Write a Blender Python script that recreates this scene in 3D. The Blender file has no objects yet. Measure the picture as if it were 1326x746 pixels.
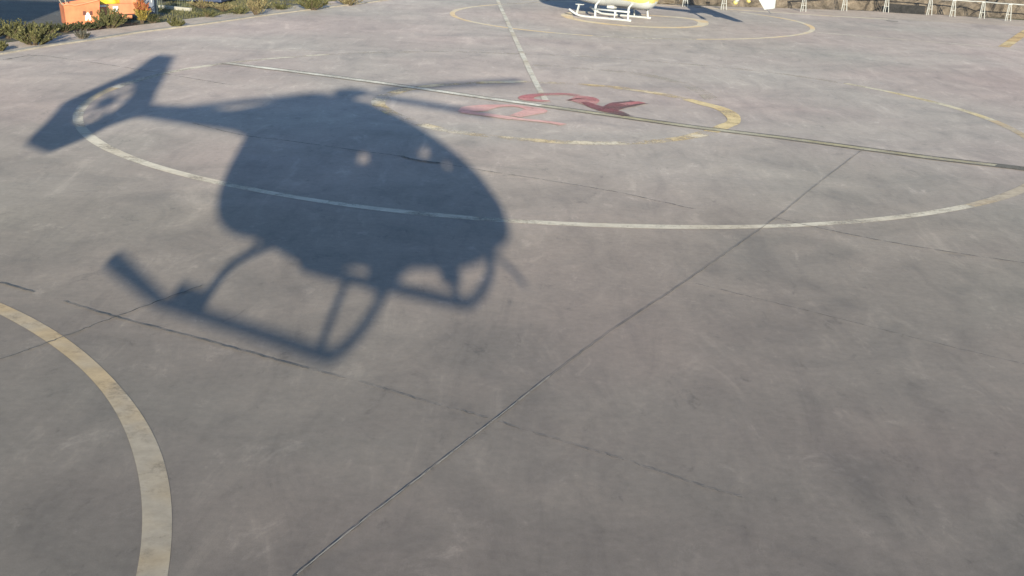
import bpy, bmesh, math, random
from mathutils import Vector, Matrix
R = math.radians
random.seed(7)
S = bpy.context.scene
C = S.collection

# ------------------------------------------------------------------ camera, sky, sun, exposure
CAM_H, FOC, PITCH, ROLL = 5.025, 1632.9, .3043, .0403
cd = bpy.data.cameras.new('camera'); cam = bpy.data.objects.new('camera', cd); C.objects.link(cam)
cd.sensor_width = 36; cd.lens = FOC/1326*36; cd.clip_end = 3000; cd.clip_start = .05
_F = Vector((0, math.cos(PITCH), -math.sin(PITCH))); _X = Vector((1, 0, 0)); _Y = _X.cross(_F)
_R = math.cos(ROLL)*_X+math.sin(ROLL)*_Y; _U = -math.sin(ROLL)*_X+math.cos(ROLL)*_Y
cam.matrix_world = Matrix(((_R.x, _U.x, -_F.x, 0), (_R.y, _U.y, -_F.y, 0), (_R.z, _U.z, -_F.z, CAM_H), (0, 0, 0, 1)))
S.camera = cam

SUN_AZ, SUN_EL = 1.67759, .217275            # direction the light travels, elevation
w = bpy.data.worlds.new('World'); S.world = w; w.use_nodes = True
nt = w.node_tree; nt.nodes.clear()
sky = nt.nodes.new('ShaderNodeTexSky'); sky.sky_type = 'NISHITA'; sky.sun_disc = False
sky.sun_elevation = SUN_EL
tosun = Vector((-math.cos(SUN_AZ), -math.sin(SUN_AZ)))
sky.sun_rotation = math.atan2(tosun.x, tosun.y)
sky.air_density = 1.0; sky.dust_density = .3; sky.ozone_density = 3.2
bg = nt.nodes.new('ShaderNodeBackground'); bg.inputs[1].default_value = .086
wo = nt.nodes.new('ShaderNodeOutputWorld')
nt.links.new(sky.outputs[0], bg.inputs[0]); nt.links.new(bg.outputs[0], wo.inputs[0])
sl = bpy.data.lights.new('sun', 'SUN'); sl.energy = 2.95; sl.angle = R(.5); sl.color = (1, .955, .76)
sun = bpy.data.objects.new('sun', sl); C.objects.link(sun)
sd = Vector((math.cos(SUN_AZ)*math.cos(SUN_EL), math.sin(SUN_AZ)*math.cos(SUN_EL), -math.sin(SUN_EL)))
sun.rotation_euler = sd.to_track_quat('-Z', 'Y').to_euler(); sun.location = (0, -30, 30)
S.view_settings.view_transform = 'Standard'; S.view_settings.look = 'None'
S.view_settings.gamma = 1; S.view_settings.use_curve_mapping = False
S.view_settings.exposure = 1.41

# ------------------------------------------------------------------ helpers
def gp(u, v, z=0.):
    """ground point seen at photograph pixel u, v"""
    d = (u-663)*_R-(v-373)*_U+FOC*_F
    t = (CAM_H-z)/-d.z
    return Vector((d.x*t, d.y*t, z))

def new_mat(name):
    m = bpy.data.materials.new(name); m.use_nodes = True
    return m, m.node_tree, m.node_tree.nodes['Principled BSDF']

def noise(t, vec, scale, detail=6, rough=.6, dist=0.):
    n = t.nodes.new('ShaderNodeTexNoise'); n.inputs['Scale'].default_value = scale
    n.inputs['Detail'].default_value = detail; n.inputs['Roughness'].default_value = rough
    n.inputs['Distortion'].default_value = dist
    t.links.new(vec, n.inputs['Vector']); return n.outputs[0]

def ramp(t, fac, stops):
    r = t.nodes.new('ShaderNodeValToRGB'); e = r.color_ramp.elements
    while len(e) < len(stops): e.new(.5)
    for k, (p, c) in enumerate(stops):
        e[k].position = p; e[k].color = (*c, 1) if len(c) == 3 else c
    t.links.new(fac, r.inputs[0]); return r.outputs[0]

def mix(t, fac, a, b, mode='MIX'):
    n = t.nodes.new('ShaderNodeMix'); n.data_type = 'RGBA'; n.blend_type = mode
    for i, x in ((0, fac), (6, a), (7, b)):
        if isinstance(x, (int, float)): n.inputs[i].default_value = x
        elif isinstance(x, tuple): n.inputs[i].default_value = (*x, 1)
        else: t.links.new(x, n.inputs[i])
    return n.outputs[2]

def coords(t, scale=(1, 1, 1), rot=0.):
    g = t.nodes.new('ShaderNodeTexCoord'); mp = t.nodes.new('ShaderNodeMapping')
    mp.inputs['Scale'].default_value = scale; mp.inputs['Rotation'].default_value = (0, 0, rot)
    t.links.new(g.outputs['Object'], mp.inputs[0]); return mp.outputs[0]

def paint(name, col, rough=.45, metal=0., var=.12, scale=6.):
    m, t, b = new_mat(name); v = coords(t)
    n = noise(t, v, scale, 5)
    c = ramp(t, n, [(.3, tuple(x*(1-var) for x in col)), (.7, tuple(min(1, x*(1+var)) for x in col))])
    t.links.new(c, b.inputs['Base Color']); b.inputs['Roughness'].default_value = rough
    b.inputs['Metallic'].default_value = metal
    return m

def link(name, me, m, parent=None):
    o = bpy.data.objects.new(name, me); C.objects.link(o)
    if m: me.materials.append(m)
    if parent: o.parent = parent
    return o

def obj(name, bm, m, parent=None, smooth=False):
    me = bpy.data.meshes.new(name); bmesh.ops.recalc_face_normals(bm, faces=bm.faces)
    bm.to_mesh(me); bm.free()
    if smooth:
        for p in me.polygons: p.use_smooth = True
    return link(name, me, m, parent)

def tag(o, label, cat, group=None):
    o['label'] = label; o['category'] = cat
    if group: o['group'] = group
    return o

def struct(o): o['kind'] = 'structure'; return o

def empty(name, loc, rz=0.):
    o = bpy.data.objects.new(name, None); C.objects.link(o); o.location = loc; o.rotation_euler = (0, 0, rz); return o

def box(bm, c, s, rz=0., M=None, bev=0.):
    mt = Matrix.Translation(c) @ Matrix.Rotation(rz, 4, 'Z') @ Matrix.Diagonal((*s, 1))
    if M: mt = M @ mt
    r = bmesh.ops.create_cube(bm, size=1, matrix=mt)
    if bev:
        es = list({e for v in r['verts'] for e in v.link_edges})
        bmesh.ops.bevel(bm, geom=es, offset=bev, segments=2, affect='EDGES', profile=.6)

def tube(bm, pts, rad, n=10, cap=True):
    pts = [Vector(p) for p in pts]; rings = []
    rads = rad if isinstance(rad, (list, tuple)) else [rad]*len(pts)
    for i, p in enumerate(pts):
        d = (pts[min(i+1, len(pts)-1)]-pts[max(i-1, 0)]).normalized()
        a = d.cross(Vector((0, 0, 1)))
        if a.length < 1e-3: a = d.cross(Vector((1, 0, 0)))
        a.normalize(); b = d.cross(a)
        rings.append([bm.verts.new(p+rads[i]*(math.cos(k*2*math.pi/n)*a+math.sin(k*2*math.pi/n)*b)) for k in range(n)])
    for r0, r1 in zip(rings, rings[1:]):
        for k in range(n): bm.faces.new((r0[k], r0[(k+1) % n], r1[(k+1) % n], r1[k]))
    if cap: bm.faces.new(rings[0]); bm.faces.new(rings[-1])

def curve_pts(pts, n=6):
    pts = [Vector(p) for p in pts]; out = []
    for i in range(len(pts)-1):
        p0, p1, p2, p3 = pts[max(i-1, 0)], pts[i], pts[i+1], pts[min(i+2, len(pts)-1)]
        for k in range(n):
            t = k/n
            out.append(.5*((2*p1)+(p2-p0)*t+(2*p0-5*p1+4*p2-p3)*t*t+(3*p1-p0-3*p2+p3)*t**3))
    return out+[pts[-1]]

def flat(name, polys, z, m):
    """flat polygons on the ground as one sheet"""
    bm = bmesh.new()
    for poly in polys:
        vs = [bm.verts.new((p[0], p[1], z)) for p in poly]
        f = bm.faces.new(vs); f.normal_update()
        if f.normal.z < 0: f.normal_flip()
    me = bpy.data.meshes.new(name); bmesh.ops.triangulate(bm, faces=[f for f in bm.faces if len(f.verts) > 4])
    bm.to_mesh(me); bm.free()
    return struct(link(name, me, m))

def ribbon(pts, width):
    """list of quads following a polyline; width number or list"""
    pts = [Vector((p[0], p[1])) for p in pts]; L = []; Rr = []
    for i, p in enumerate(pts):
        d = (pts[min(i+1, len(pts)-1)]-pts[max(i-1, 0)]).normalized(); n = Vector((-d.y, d.x))
        wd = width[i] if isinstance(width, (list, tuple)) else width
        L.append(p+n*wd/2); Rr.append(p-n*wd/2)
    return [(L[i], Rr[i], Rr[i+1], L[i+1]) for i in range(len(pts)-1)]

# ------------------------------------------------------------------ ground materials
def concrete_color(t):
    """weathered poured concrete with power-float swirls, dirt and pale scour; returns colour, height"""
    v = coords(t)
    vs = coords(t, (1.0, .26, 1), R(58))           # swept along the bays
    big = noise(t, v, .07, 4, .55, .6)
    mid = noise(t, v, .42, 7, .62, 1.2)
    sm = noise(t, vs, 1.6, 10, .70, .8)
    pt = noise(t, coords(t, (1, .55, 1), R(50)), 2.1, 10, .78, .5)
    fine = noise(t, v, 9, 8, .75)
    grain = noise(t, v, 90, 3, .8)
    hue = noise(t, v, .085, 5, .5, .4)
    base = mix(t, ramp(t, hue, [(.36, (0, 0, 0)), (.66, (1, 1, 1))]), (.236, .206, .173), (.256, .200, .171))
    base = mix(t, 1., base, ramp(t, big, [(.30, (.86, .86, .86)), (.70, (1.12, 1.12, 1.12))]), 'MULTIPLY')
    base = mix(t, 1., base, ramp(t, mid, [(.34, (.84, .85, .86)), (.45, (.96, .96, .96)), (.52, (1, 1, 1)), (.64, (1.10, 1.09, 1.08))]), 'MULTIPLY')
    base = mix(t, 1., base, ramp(t, sm, [(.37, (.89, .89, .90)), (.48, (1, 1, 1)), (.57, (1.03, 1.03, 1.03)), (.66, (1.2, 1.2, 1.19))]), 'MULTIPLY')
    base = mix(t, 1., base, ramp(t, pt, [(.32, (.66, .67, .69)), (.41, (.97, .97, .97)), (.58, (1, 1, 1)), (.66, (1.24, 1.24, 1.24))]), 'MULTIPLY')
    base = mix(t, 1., base, ramp(t, fine, [(.32, (.88, .88, .88)), (.66, (1.09, 1.09, 1.09))]), 'MULTIPLY')
    base = mix(t, 1., base, ramp(t, grain, [(.3, (.86, .86, .86)), (.7, (1.12, 1.12, 1.12))]), 'MULTIPLY')
    return base, v, mid, sm, grain

def light_gradient(t, base):
    """light falloff painted into the colour: near bays darkened, far ones brightened"""
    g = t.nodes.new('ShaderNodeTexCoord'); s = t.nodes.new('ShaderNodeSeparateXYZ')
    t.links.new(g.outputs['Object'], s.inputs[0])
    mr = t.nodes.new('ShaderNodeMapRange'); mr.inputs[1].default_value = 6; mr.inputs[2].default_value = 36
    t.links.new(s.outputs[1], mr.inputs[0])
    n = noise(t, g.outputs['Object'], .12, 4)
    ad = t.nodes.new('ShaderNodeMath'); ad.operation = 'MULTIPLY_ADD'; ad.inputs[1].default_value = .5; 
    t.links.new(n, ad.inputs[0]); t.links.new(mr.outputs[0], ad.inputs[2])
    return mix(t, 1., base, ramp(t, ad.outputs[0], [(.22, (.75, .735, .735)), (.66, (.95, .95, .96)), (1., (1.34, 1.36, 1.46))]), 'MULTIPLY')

def concrete(name, tint=(1, 1, 1)):
    m, t, b = new_mat(name)
    base, v, mid, sm, grain = concrete_color(t)
    base = light_gradient(t, base)
    base = mix(t, 1., base, tint, 'MULTIPLY')
    t.links.new(base, b.inputs['Base Color'])
    b.inputs['Roughness'].default_value = .78; b.inputs['Diffuse Roughness'].default_value = .36
    b.inputs['Specular IOR Level'].default_value = .35
    bp = t.nodes.new('ShaderNodeBump'); bp.inputs['Strength'].default_value = .10; bp.inputs['Distance'].default_value = .02
    t.links.new(grain, bp.inputs['Height']); t.links.new(bp.outputs[0], b.inputs['Normal'])
    return m
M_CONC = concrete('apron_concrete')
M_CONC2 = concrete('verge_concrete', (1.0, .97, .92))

def worn(name, cols, thr, soft=.10, sc=1.2, rough=.75):
    """road paint rubbed through to the concrete; thr = share worn off"""
    m, t, b = new_mat(name); v = coords(t)
    c = ramp(t, noise(t, v, .5, 4), [(.42, cols[0]), (.58, cols[1])])
    d = ramp(t, noise(t, v, 5, 6, .7), [(.35, (.82, .82, .82)), (.65, (1.08, 1.08, 1.08))])
    c = mix(t, 1., c, d, 'MULTIPLY')
    t.links.new(c, b.inputs['Base Color']); b.inputs['Roughness'].default_value = rough; b.inputs['Diffuse Roughness'].default_value = .36
    a = mix(t, .35, noise(t, v, sc, 5, .65), noise(t, v, 14, 5, .8))
    al = ramp(t, a, [(max(0, thr-soft), (0, 0, 0)), (min(1, thr+soft), (1, 1, 1))])
    tr = t.nodes.new('ShaderNodeBsdfTransparent'); ms = t.nodes.new('ShaderNodeMixShader')
    o = t.nodes['Material Output']
    t.links.new(al, ms.inputs[0]); t.links.new(tr.outputs[0], ms.inputs[1]); t.links.new(b.outputs[0], ms.inputs[2])
    t.links.new(ms.outputs[0], o.inputs[0])
    return m
CREAM, WHITE, YEL = (.43, .365, .29), (.51, .45, .37), (.47, .32, .16)
M_WHITE = worn('white_line_paint', (CREAM, WHITE), .40)
M_YEL = worn('yellow_line_paint', (YEL, (.52, .40, .22)), .42)
M_MIXP = worn('cream_and_yellow_paint', ((.36, .295, .225), (.41, .30, .18)), .34, .13)
M_FAINT = worn('rubbed_white_paint', (CREAM, WHITE), .465, .10)
M_FAINTY = worn('rubbed_yellow_paint', ((.50, .37, .2), (.52, .45, .36)), .505, .05, .9)
M_GHOST = worn('almost_gone_paint', (CREAM, (.4, .36, .3)), .60, .16)
M_RED = worn('red_letter_paint', ((.38, .13, .13), (.42, .22, .20)), .42, .14)
M_PINK = worn('faded_red_paint', ((.52, .31, .28), (.48, .25, .23)), .34, .12)
M_DRED = worn('dirty_dark_red_paint', ((.10, .06, .055), (.20, .07, .07)), .40, .14)
M_CRACK = worn('joint_dirt', ((.075, .065, .055), (.12, .105, .085)), .40, .12, 3.)
M_CRACK2 = worn('fine_joint_dirt', ((.08, .07, .06), (.12, .105, .09)), .50, .10, 3.5)
M_DUST = worn('pale_dust', ((.45, .42, .37), (.4, .38, .34)), .50, .2, 2.)

# ------------------------------------------------------------------ apron, verge, terrain
edge = [gp(*p) for p in ((0, 70), (60, 60), (110, 53), (180, 42), (260, 32), (350, 19), (480, 3))]
e0, e1 = edge[0], edge[-1]; ed = (e1-e0).normalized()
left_line = [e0-ed*75, e0-ed*20]+edge+[e1+ed*5.2]
nrm = Vector((-ed.y, ed.x, 0))
fl = [gp(*p) for p in ((880, 8), (1060, 20), (1150, 25))]
fd = (fl[2]-fl[0]).normalized()
corner = left_line[-1]
apron_poly = [p for p in left_line]+[fl[0], fl[1], fl[2], Vector((62, 53, 0)), Vector((62, -35, 0))]
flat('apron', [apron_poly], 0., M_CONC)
# verge strip outside the left edge line, and pavement behind the far edge line
verge = ribbon([p+nrm*.75 for p in left_line], 1.5)
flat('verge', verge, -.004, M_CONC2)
far_out = [Vector((-8, 65.5, 0)), Vector((7.8, 63.9, 0)), Vector((16.5, 64.9, 0)), Vector((20, 64.6, 0)), Vector((24.5, 63.1, 0)), Vector((62, 57.5, 0))]
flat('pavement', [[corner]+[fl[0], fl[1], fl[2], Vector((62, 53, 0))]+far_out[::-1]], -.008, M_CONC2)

def earth():
    m, t, b = new_mat('dry_earth_and_grass'); v = coords(t)
    soil = ramp(t, noise(t, v, 1.2, 8, .7), [(.3, (.085, .07, .055)), (.7, (.17, .145, .115))])
    grass = ramp(t, noise(t, v, 5, 8, .8), [(.3, (.055, .06, .02)), (.7, (.14, .13, .05))])
    f = ramp(t, noise(t, v, .22, 5, .6), [(.44, (0, 0, 0)), (.54, (1, 1, 1))])
    c = mix(t, f, soil, grass); c = mix(t, 1., c, ramp(t, noise(t, v, 40, 4, .8), [(.3, (.7, .7, .7)), (.7, (1.2, 1.2, 1.2))]), 'MULTIPLY')
    t.links.new(c, b.inputs['Base Color']); b.inputs['Roughness'].default_value = .95
    bp = t.nodes.new('ShaderNodeBump'); bp.inputs['Strength'].default_value = .6; bp.inputs['Distance'].default_value = .06
    t.links.new(noise(t, v, 12, 8, .8), bp.inputs['Height']); t.links.new(bp.outputs[0], b.inputs['Normal'])
    return m
M_EARTH = earth()
def sheet(name, x0, x1, y0, y1, n, m, zf):
    bm = bmesh.new(); g = []
    for j in range(n[1]+1):
        g.append([bm.verts.new((x0+(x1-x0)*i/n[0], y0+(y1-y0)*j/n[1], zf(x0+(x1-x0)*i/n[0], y0+(y1-y0)*j/n[1]))) for i in range(n[0]+1)])
    for j in range(n[1]):
        for i in range(n[0]): bm.faces.new((g[j][i], g[j][i+1], g[j+1][i+1], g[j+1][i]))
    return struct(obj(name, bm, m))
sheet('ground', -900, 900, -700, 1400, (30, 30), M_EARTH, lambda x, y: -.05)

from mathutils import noise as mn
def rock_mat(name, a, b_, sc=1.6):
    m, t, b = new_mat(name); v = coords(t)
    c = ramp(t, noise(t, v, sc, 9, .7, .8), [(.28, a), (.5, tuple((p+q)/2 for p, q in zip(a, b_))), (.72, b_)])
    c = mix(t, 1., c, ramp(t, noise(t, v, 14, 6, .8), [(.3, (.6, .6, .6)), (.7, (1.2, 1.2, 1.2))]), 'MULTIPLY')
    t.links.new(c, b.inputs['Base Color']); b.inputs['Roughness'].default_value = .95
    bp = t.nodes.new('ShaderNodeBump'); bp.inputs['Strength'].default_value = .8; bp.inputs['Distance'].default_value = .08
    t.links.new(noise(t, v, 7, 8, .75), bp.inputs['Height']); t.links.new(bp.outputs[0], b.inputs['Normal'])
    return m
M_ROCK = rock_mat('brown_rock', (.10, .075, .055), (.24, .19, .145))
M_HILL = rock_mat('scrubby_hillside', (.02, .016, .012), (.30, .23, .17), 1.7)
def hill_z(x, y):
    yy = y-(64.7 - max(0, x-20)*.17)
    if yy < 0: return -.3
    e = min(1, max(0, (x+4)/9))
    return -.3+e*(.55*(1-math.exp(-yy*.9))+yy*.42+mn.fractal(Vector((x*.5, y*.5, 0)), 1., 2.1, 5)*.8*min(1, yy/.8)+mn.fractal(Vector((x*2.3, y*2.3, 4)), 1., 2.1, 4)*.22*min(1, yy/.5))
sheet('hillside', -6, 70, 57, 100, (260, 150), M_HILL, hill_z)

# ------------------------------------------------------------------ painted markings and joints
def hand(p, n=40, j=.0):
    return p
def seg(a, b, n, jit=0.):
    a = Vector(a[:2]); b = Vector(b[:2]); d = (b-a).normalized(); nn = Vector((-d.y, d.x))
    return [a.lerp(b, i/n)+nn*random.uniform(-jit, jit) for i in range(n+1)]
def gpath(px, n=8):
    return [Vector(p[:2]) for p in curve_pts([gp(*q) for q in px], n)]

CIRC = {
 'A': [(106,140),(99.5,153),(116,176),(148,198),(179,207),(216,220.5),(293,237.5),(398,258),(470.6,268.8),(528,275),(609.7,282.4),(660.6,286),(780,291.5),(900,294),(1028.7,292.4),(1054,290.7),(1189.6,277.9),(1270,263.4),(1324.7,244),(1118.8,112.2),(1180,125.7),(1215,134),(1247.5,142.7),(1282.9,155.6),(1318,171.7),(330,78),(490,68),(770,74),(875,82.6),(925,85.6),(996,93.5),(1032,98.7)],
 'B': [(619.7,107.5),(580,110),(692.7,106.5),(792,113),(848.7,120.7),(885,128),(946,148),(911.7,172.8),(878.5,180),(822,185.4),(772,185.4),(676,181),(626,176),(586.5,170),(508,121),(525,154.5),(555.4,111.4)],
 'C': [(0,399),(69,437.5),(114,474.7),(153.9,519.8),(183,562),(199,610),(202.7,657.7),(199,716),(197,746)],
 'D': [(585,17.3),(590,12.8),(605,10.3),(627.9,8.3),(600.7,25.6),(620,30),(641.4,34),(665.6,37),(695.7,40.7),(726,43),(880,50.6),(940.7,50.6),(984,49.4),(1018.8,46.5),(1046.5,41.6),(1051.7,37.3),(1043,31.2),(1027.4,26.9),(1001.4,21.7)],
 'E': [(723,21.5),(754.5,28.7),(776,30.8),(804.6,33.2),(833,34.4),(876,34),(897,31),(906,28.6),(897,25),(880,22.5)]}
FIT = {'A': (.1944, 6.0718, 2.1973), 'B': (.1707, 6.1291, .8499), 'C': (-2.5165, 1.2871, 2.0303), 'D': (.9219, 11.0054, 2.07), 'E': (1.2328, 11.0054, .6015)}
def circle(key, name, width, pick, z):
    cx, cy, r0 = [k*CAM_H for k in FIT[key]]
    tr = []
    for p in CIRC[key]:
        q = gp(*p); dx, dy = q.x-cx, q.y-cy
        tr.append((math.atan2(dy, dx), math.hypot(dx, dy)-r0))
    tr.sort(); sg = .6 if key == 'E' else (.25 if key == 'D' else .13)
    def rad(a):
        ws = sum(math.exp(-((a-b+math.pi) % (2*math.pi)-math.pi)**2/(2*sg**2)) for b, _ in tr)
        vs = sum(e*math.exp(-((a-b+math.pi) % (2*math.pi)-math.pi)**2/(2*sg**2)) for b, e in tr)
        return r0+vs/(ws+.02)
    me = bpy.data.meshes.new(name); vsx, fs, mi = [], [], []
    N = 360
    mats = []
    for k in range(N):
        a = -math.pi+2*math.pi*k/N; r = rad(a)
        wd = width*(1+.08*math.sin(a*7)+.05*math.sin(a*17+1))
        vsx += [(cx+(r-wd/2)*math.cos(a), cy+(r-wd/2)*math.sin(a), z), (cx+(r+wd/2)*math.cos(a), cy+(r+wd/2)*math.sin(a), z)]
        m = pick(math.degrees(a))
        if m is None: continue
        j = (k+1) % N
        if m not in mats: mats.append(m)
        fs.append((2*k, 2*k+1, 2*j+1, 2*j)); mi.append(mats.index(m))
    me.from_pydata(vsx, [], fs)
    o = link(name, me, None)
    for m in mats: me.materials.append(m)
    for p, i in zip(me.polygons, mi): p.material_index = i
    struct(o)
    return o
def pickA(a):
    if 176 < a or a < -170: return M_MIXP
    if a < -50: return M_WHITE
    if a < 5: return M_MIXP
    if a < 38: return M_YEL2
    if a < 128: return M_GHOST
    if a < 150: return M_FAINT
    return M_FAINT
M_YEL2 = worn('worn_arc_paint', ((.48, .38, .22), (.48, .42, .32)), .40, .12)
circle('A', 'outer_pad_ring', .23, pickA, .004)
circle('B', 'inner_pad_ring', .36, lambda a: M_YEL if -35 < a < 32 else (M_FAINTY if a < -100 or a > 32 or True else None), .008)
circle('C', 'near_pad_ring', .225, lambda a: M_MIXP, .004)
M_D = worn('pale_ring_paint', ((.50, .43, .33), (.54, .39, .23)), .33, .12)
circle('D', 'far_outer_ring', .23, lambda a: M_D if (a < -105 or a > 140 or -75 < a < 45) else M_FAINT, .004)
circle('E', 'far_inner_ring', .48, lambda a: M_D, .004)

# edge line: a low cream kerb along the left side
bm = bmesh.new()
for i, (a, b) in enumerate(zip(left_line, left_line[1:])):
    d = (b-a).normalized(); n = Vector((-d.y, d.x, 0))
    top = [a+n*.11, a-n*.11, b-n*.11, b+n*.11]
    for f in ([0, 1, 2, 3],):
        vs = [bm.verts.new(Vector((p.x, p.y, .045))) for p in top]; bm.faces.new(vs)
    for p, q in ((a-n*.11, b-n*.11), (a+n*.11, b+n*.11)):
        bm.faces.new([bm.verts.new(v) for v in (Vector((p.x, p.y, -.02)), Vector((q.x, q.y, -.02)), Vector((q.x, q.y, .045)), Vector((p.x, p.y, .045)))])
struct(obj('kerb', bm, paint('kerb_paint', (.44, .37, .29), .8, 0, .25, 2)))
flat('far_edge_line', ribbon([corner]+fl, .34), .004, M_D)
flat('expansion_joint', ribbon(seg(gp(1148, 27), gp(1163, 28), 3), .22), .0045, M_CRACK)
flat('bay_line', ribbon(seg(gp(1056, 42), gp(1400, 70), 12, .01), .12), .004, M_WHITE)
flat('yellow_bar', ribbon(seg(gp(1300, 61), gp(1345, 30), 6, .01), .42), .008, M_YEL)
flat('taxi_line', ribbon(gpath([(640, -14), (645, 2), (661, 37), (676, 70), (692, 104), (708, 133)]), .16), .0125, worn('thin_white_paint', (CREAM, (.50, .46, .40)), .38, .14))
flat('outer_arc', ribbon(gpath([(690, 84), (760, 89), (830, 96), (880, 108), (908, 119), (924, 131)]), .42), .006, M_GHOST)
# drain strip across the bays: cream band between two dirty joints
main = gpath([(292, 82), (400, 95.5), (520, 111.5), (620, 126), (700, 137), (800, 151), (900, 165), (1010, 178.5), (1118, 193), (1215, 206), (1326, 219), (1480, 239)], 6)
n_w = int(len(main)*.38)
flat('strip_line', ribbon(main[:n_w], .30), .011, worn('bright_white_paint', ((.46, .42, .36), (.60, .56, .49)), .42, .12))
flat('strip_line', ribbon(main[n_w-1:], .26), .011, worn('dirty_cream_paint', ((.34, .29, .18), (.40, .36, .27)), .40, .2))
def off(pts, d):
    out = []
    for i, p in enumerate(pts):
        t = (pts[min(i+1, len(pts)-1)]-pts[max(i-1, 0)]).normalized(); out.append(p+Vector((-t.y, t.x))*d)
    return out
flat('expansion_joint', ribbon(off(main, .17), [.04+.05*i/len(main) for i in range(len(main))]), .0135, M_CRACK)
flat('expansion_joint', ribbon(off(main, -.17), [.05+.06*i/len(main) for i in range(len(main))]), .0135, M_CRACK)
flat('expansion_joint', ribbon(gpath([(1290, 214.5), (1326, 219.5), (1480, 240)], 6), .36), .0125, M_CRACK)

def crack(px, wd, m, jit=.012, name='expansion_joint', z=.0155):
    pts = gpath(px, 14)
    pts = [p+Vector((random.uniform(-jit, jit), random.uniform(-jit, jit))) for p in pts]
    return flat(name, ribbon(pts, [wd*random.uniform(.6, 1.35) for _ in pts]), z, m)
crack([(385, 746), (470, 677), (560, 608), (640, 546), (712, 489), (790, 431), (880, 371), (950, 322), (1010, 279), (1060, 238), (1118, 194)], .011, M_CRACK, .008)
crack([(350, 775), (385, 746)], .015, M_CRACK, .006)
flat('expansion_joint', ribbon(off(gpath([(385, 746), (470, 677), (560, 608), (640, 546), (712, 489)], 10), .004), .008), .0165, worn('pale_joint_sand', ((.40, .36, .31), (.34, .31, .27)), .45, .12, 4.))
crack([(82, 391), (150, 412), (250, 438), (330, 460), (400, 479)], .022, M_CRACK)
crack([(400, 479), (480, 500), (560, 524), (632, 543)], .013, M_CRACK2)
crack([(640, 546), (700, 565), (800, 595), (900, 628), (960, 646)], .013, M_CRACK2)
crack([(0, 467), (60, 446), (130, 419), (200, 393), (264, 370)], .020, M_CRACK)
crack([(0, 367), (45, 380)], .025, M_CRACK)
crack([(0, 79), (35, 73), (60, 73)], .06, M_CRACK2)
crack([(60, 73), (150, 86), (230, 99), (300, 111)], .035, M_CRACK2)
crack([(250, 160), (310, 175), (380, 184), (450, 194), (520, 203)], .03, M_CRACK2)
crack([(520, 203), (540, 208), (570, 212)], .07, M_CRACK)
crack([(570, 212), (640, 224), (700, 233), (800, 250), (900, 272)], .03, M_CRACK2)
crack([(1000, 282), (1060, 296), (1150, 314), (1260, 332), (1400, 352)], .03, M_CRACK2)
crack([(0, 79), (-60, 92)], .05, M_CRACK2)
crack([(900, 368), (1010, 395), (1130, 425), (1250, 455), (1400, 490)], .012, M_CRACK2)
for a, b in (((560, 60), (700, 71)), ((1010, 95), (1090, 108)), ((740, 70), (790, 74)), ((620, 46), (760, 52)), ((1060, 70), (1180, 84)), ((300, 62), (430, 66)), ((760, 52), (930, 64))):
    crack([a, b], .05, M_DUST, .02, 'dust_streak', .0025)

# red letters inside the middle pad
def stroke(px, wd, m, name='red_letter', z=.0165):
    pts = gpath(px, 6)
    if isinstance(wd, (list, tuple)):
        n = len(pts); wd = [wd[min(len(wd)-2, int(i/(n-1)*(len(wd)-1)))]*(1-((i/(n-1)*(len(wd)-1)) % 1))+wd[min(len(wd)-1, int(i/(n-1)*(len(wd)-1))+1)]*((i/(n-1)*(len(wd)-1)) % 1) for i in range(n)]
    flat(name, ribbon(pts, wd), z, m)
stroke([(597, 145.6), (612, 142.3), (622, 140), (640, 138), (665, 137.6), (684, 140.5), (694, 143), (690, 145.5), (678, 148.5), (667, 151.5)], [.15, .75, .6, .3, .26, .5, .6, .45, .3], M_PINK)
stroke([(597, 146.2), (622, 148.6), (645, 151.5), (665, 154.5)], [.2, .32, .35, .35], M_PINK, z=.0185)
stroke([(665, 154.5), (690, 156.8), (712, 159.2), (730, 162.3)], .24, M_PINK, z=.0175)
stroke([(712, 131.5), (695, 131), (682, 129), (684, 125.5), (700, 123.2), (730, 122.4), (748, 124.3)], [.25, .35, .4, .38, .34, .34], M_RED)
stroke([(741, 127.5), (750, 128.5), (757, 131), (763, 136), (772, 138.8)], [.9, 1.0, .8, .35, .2], M_RED, z=.0185)
stroke([(757, 133), (768, 138), (785, 143), (800, 147), (812, 151)], [.2, .35, .5, .4, .2], M_DRED, z=.0195)
stroke([(783, 144.5), (796, 139.5), (808, 136), (828, 133.3)], [.45, .55, .7, .45], M_DRED, z=.0205)
stroke([(806, 136.4), (820, 134.4), (832, 133.4)], .3, M_RED, z=.0215)

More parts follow.
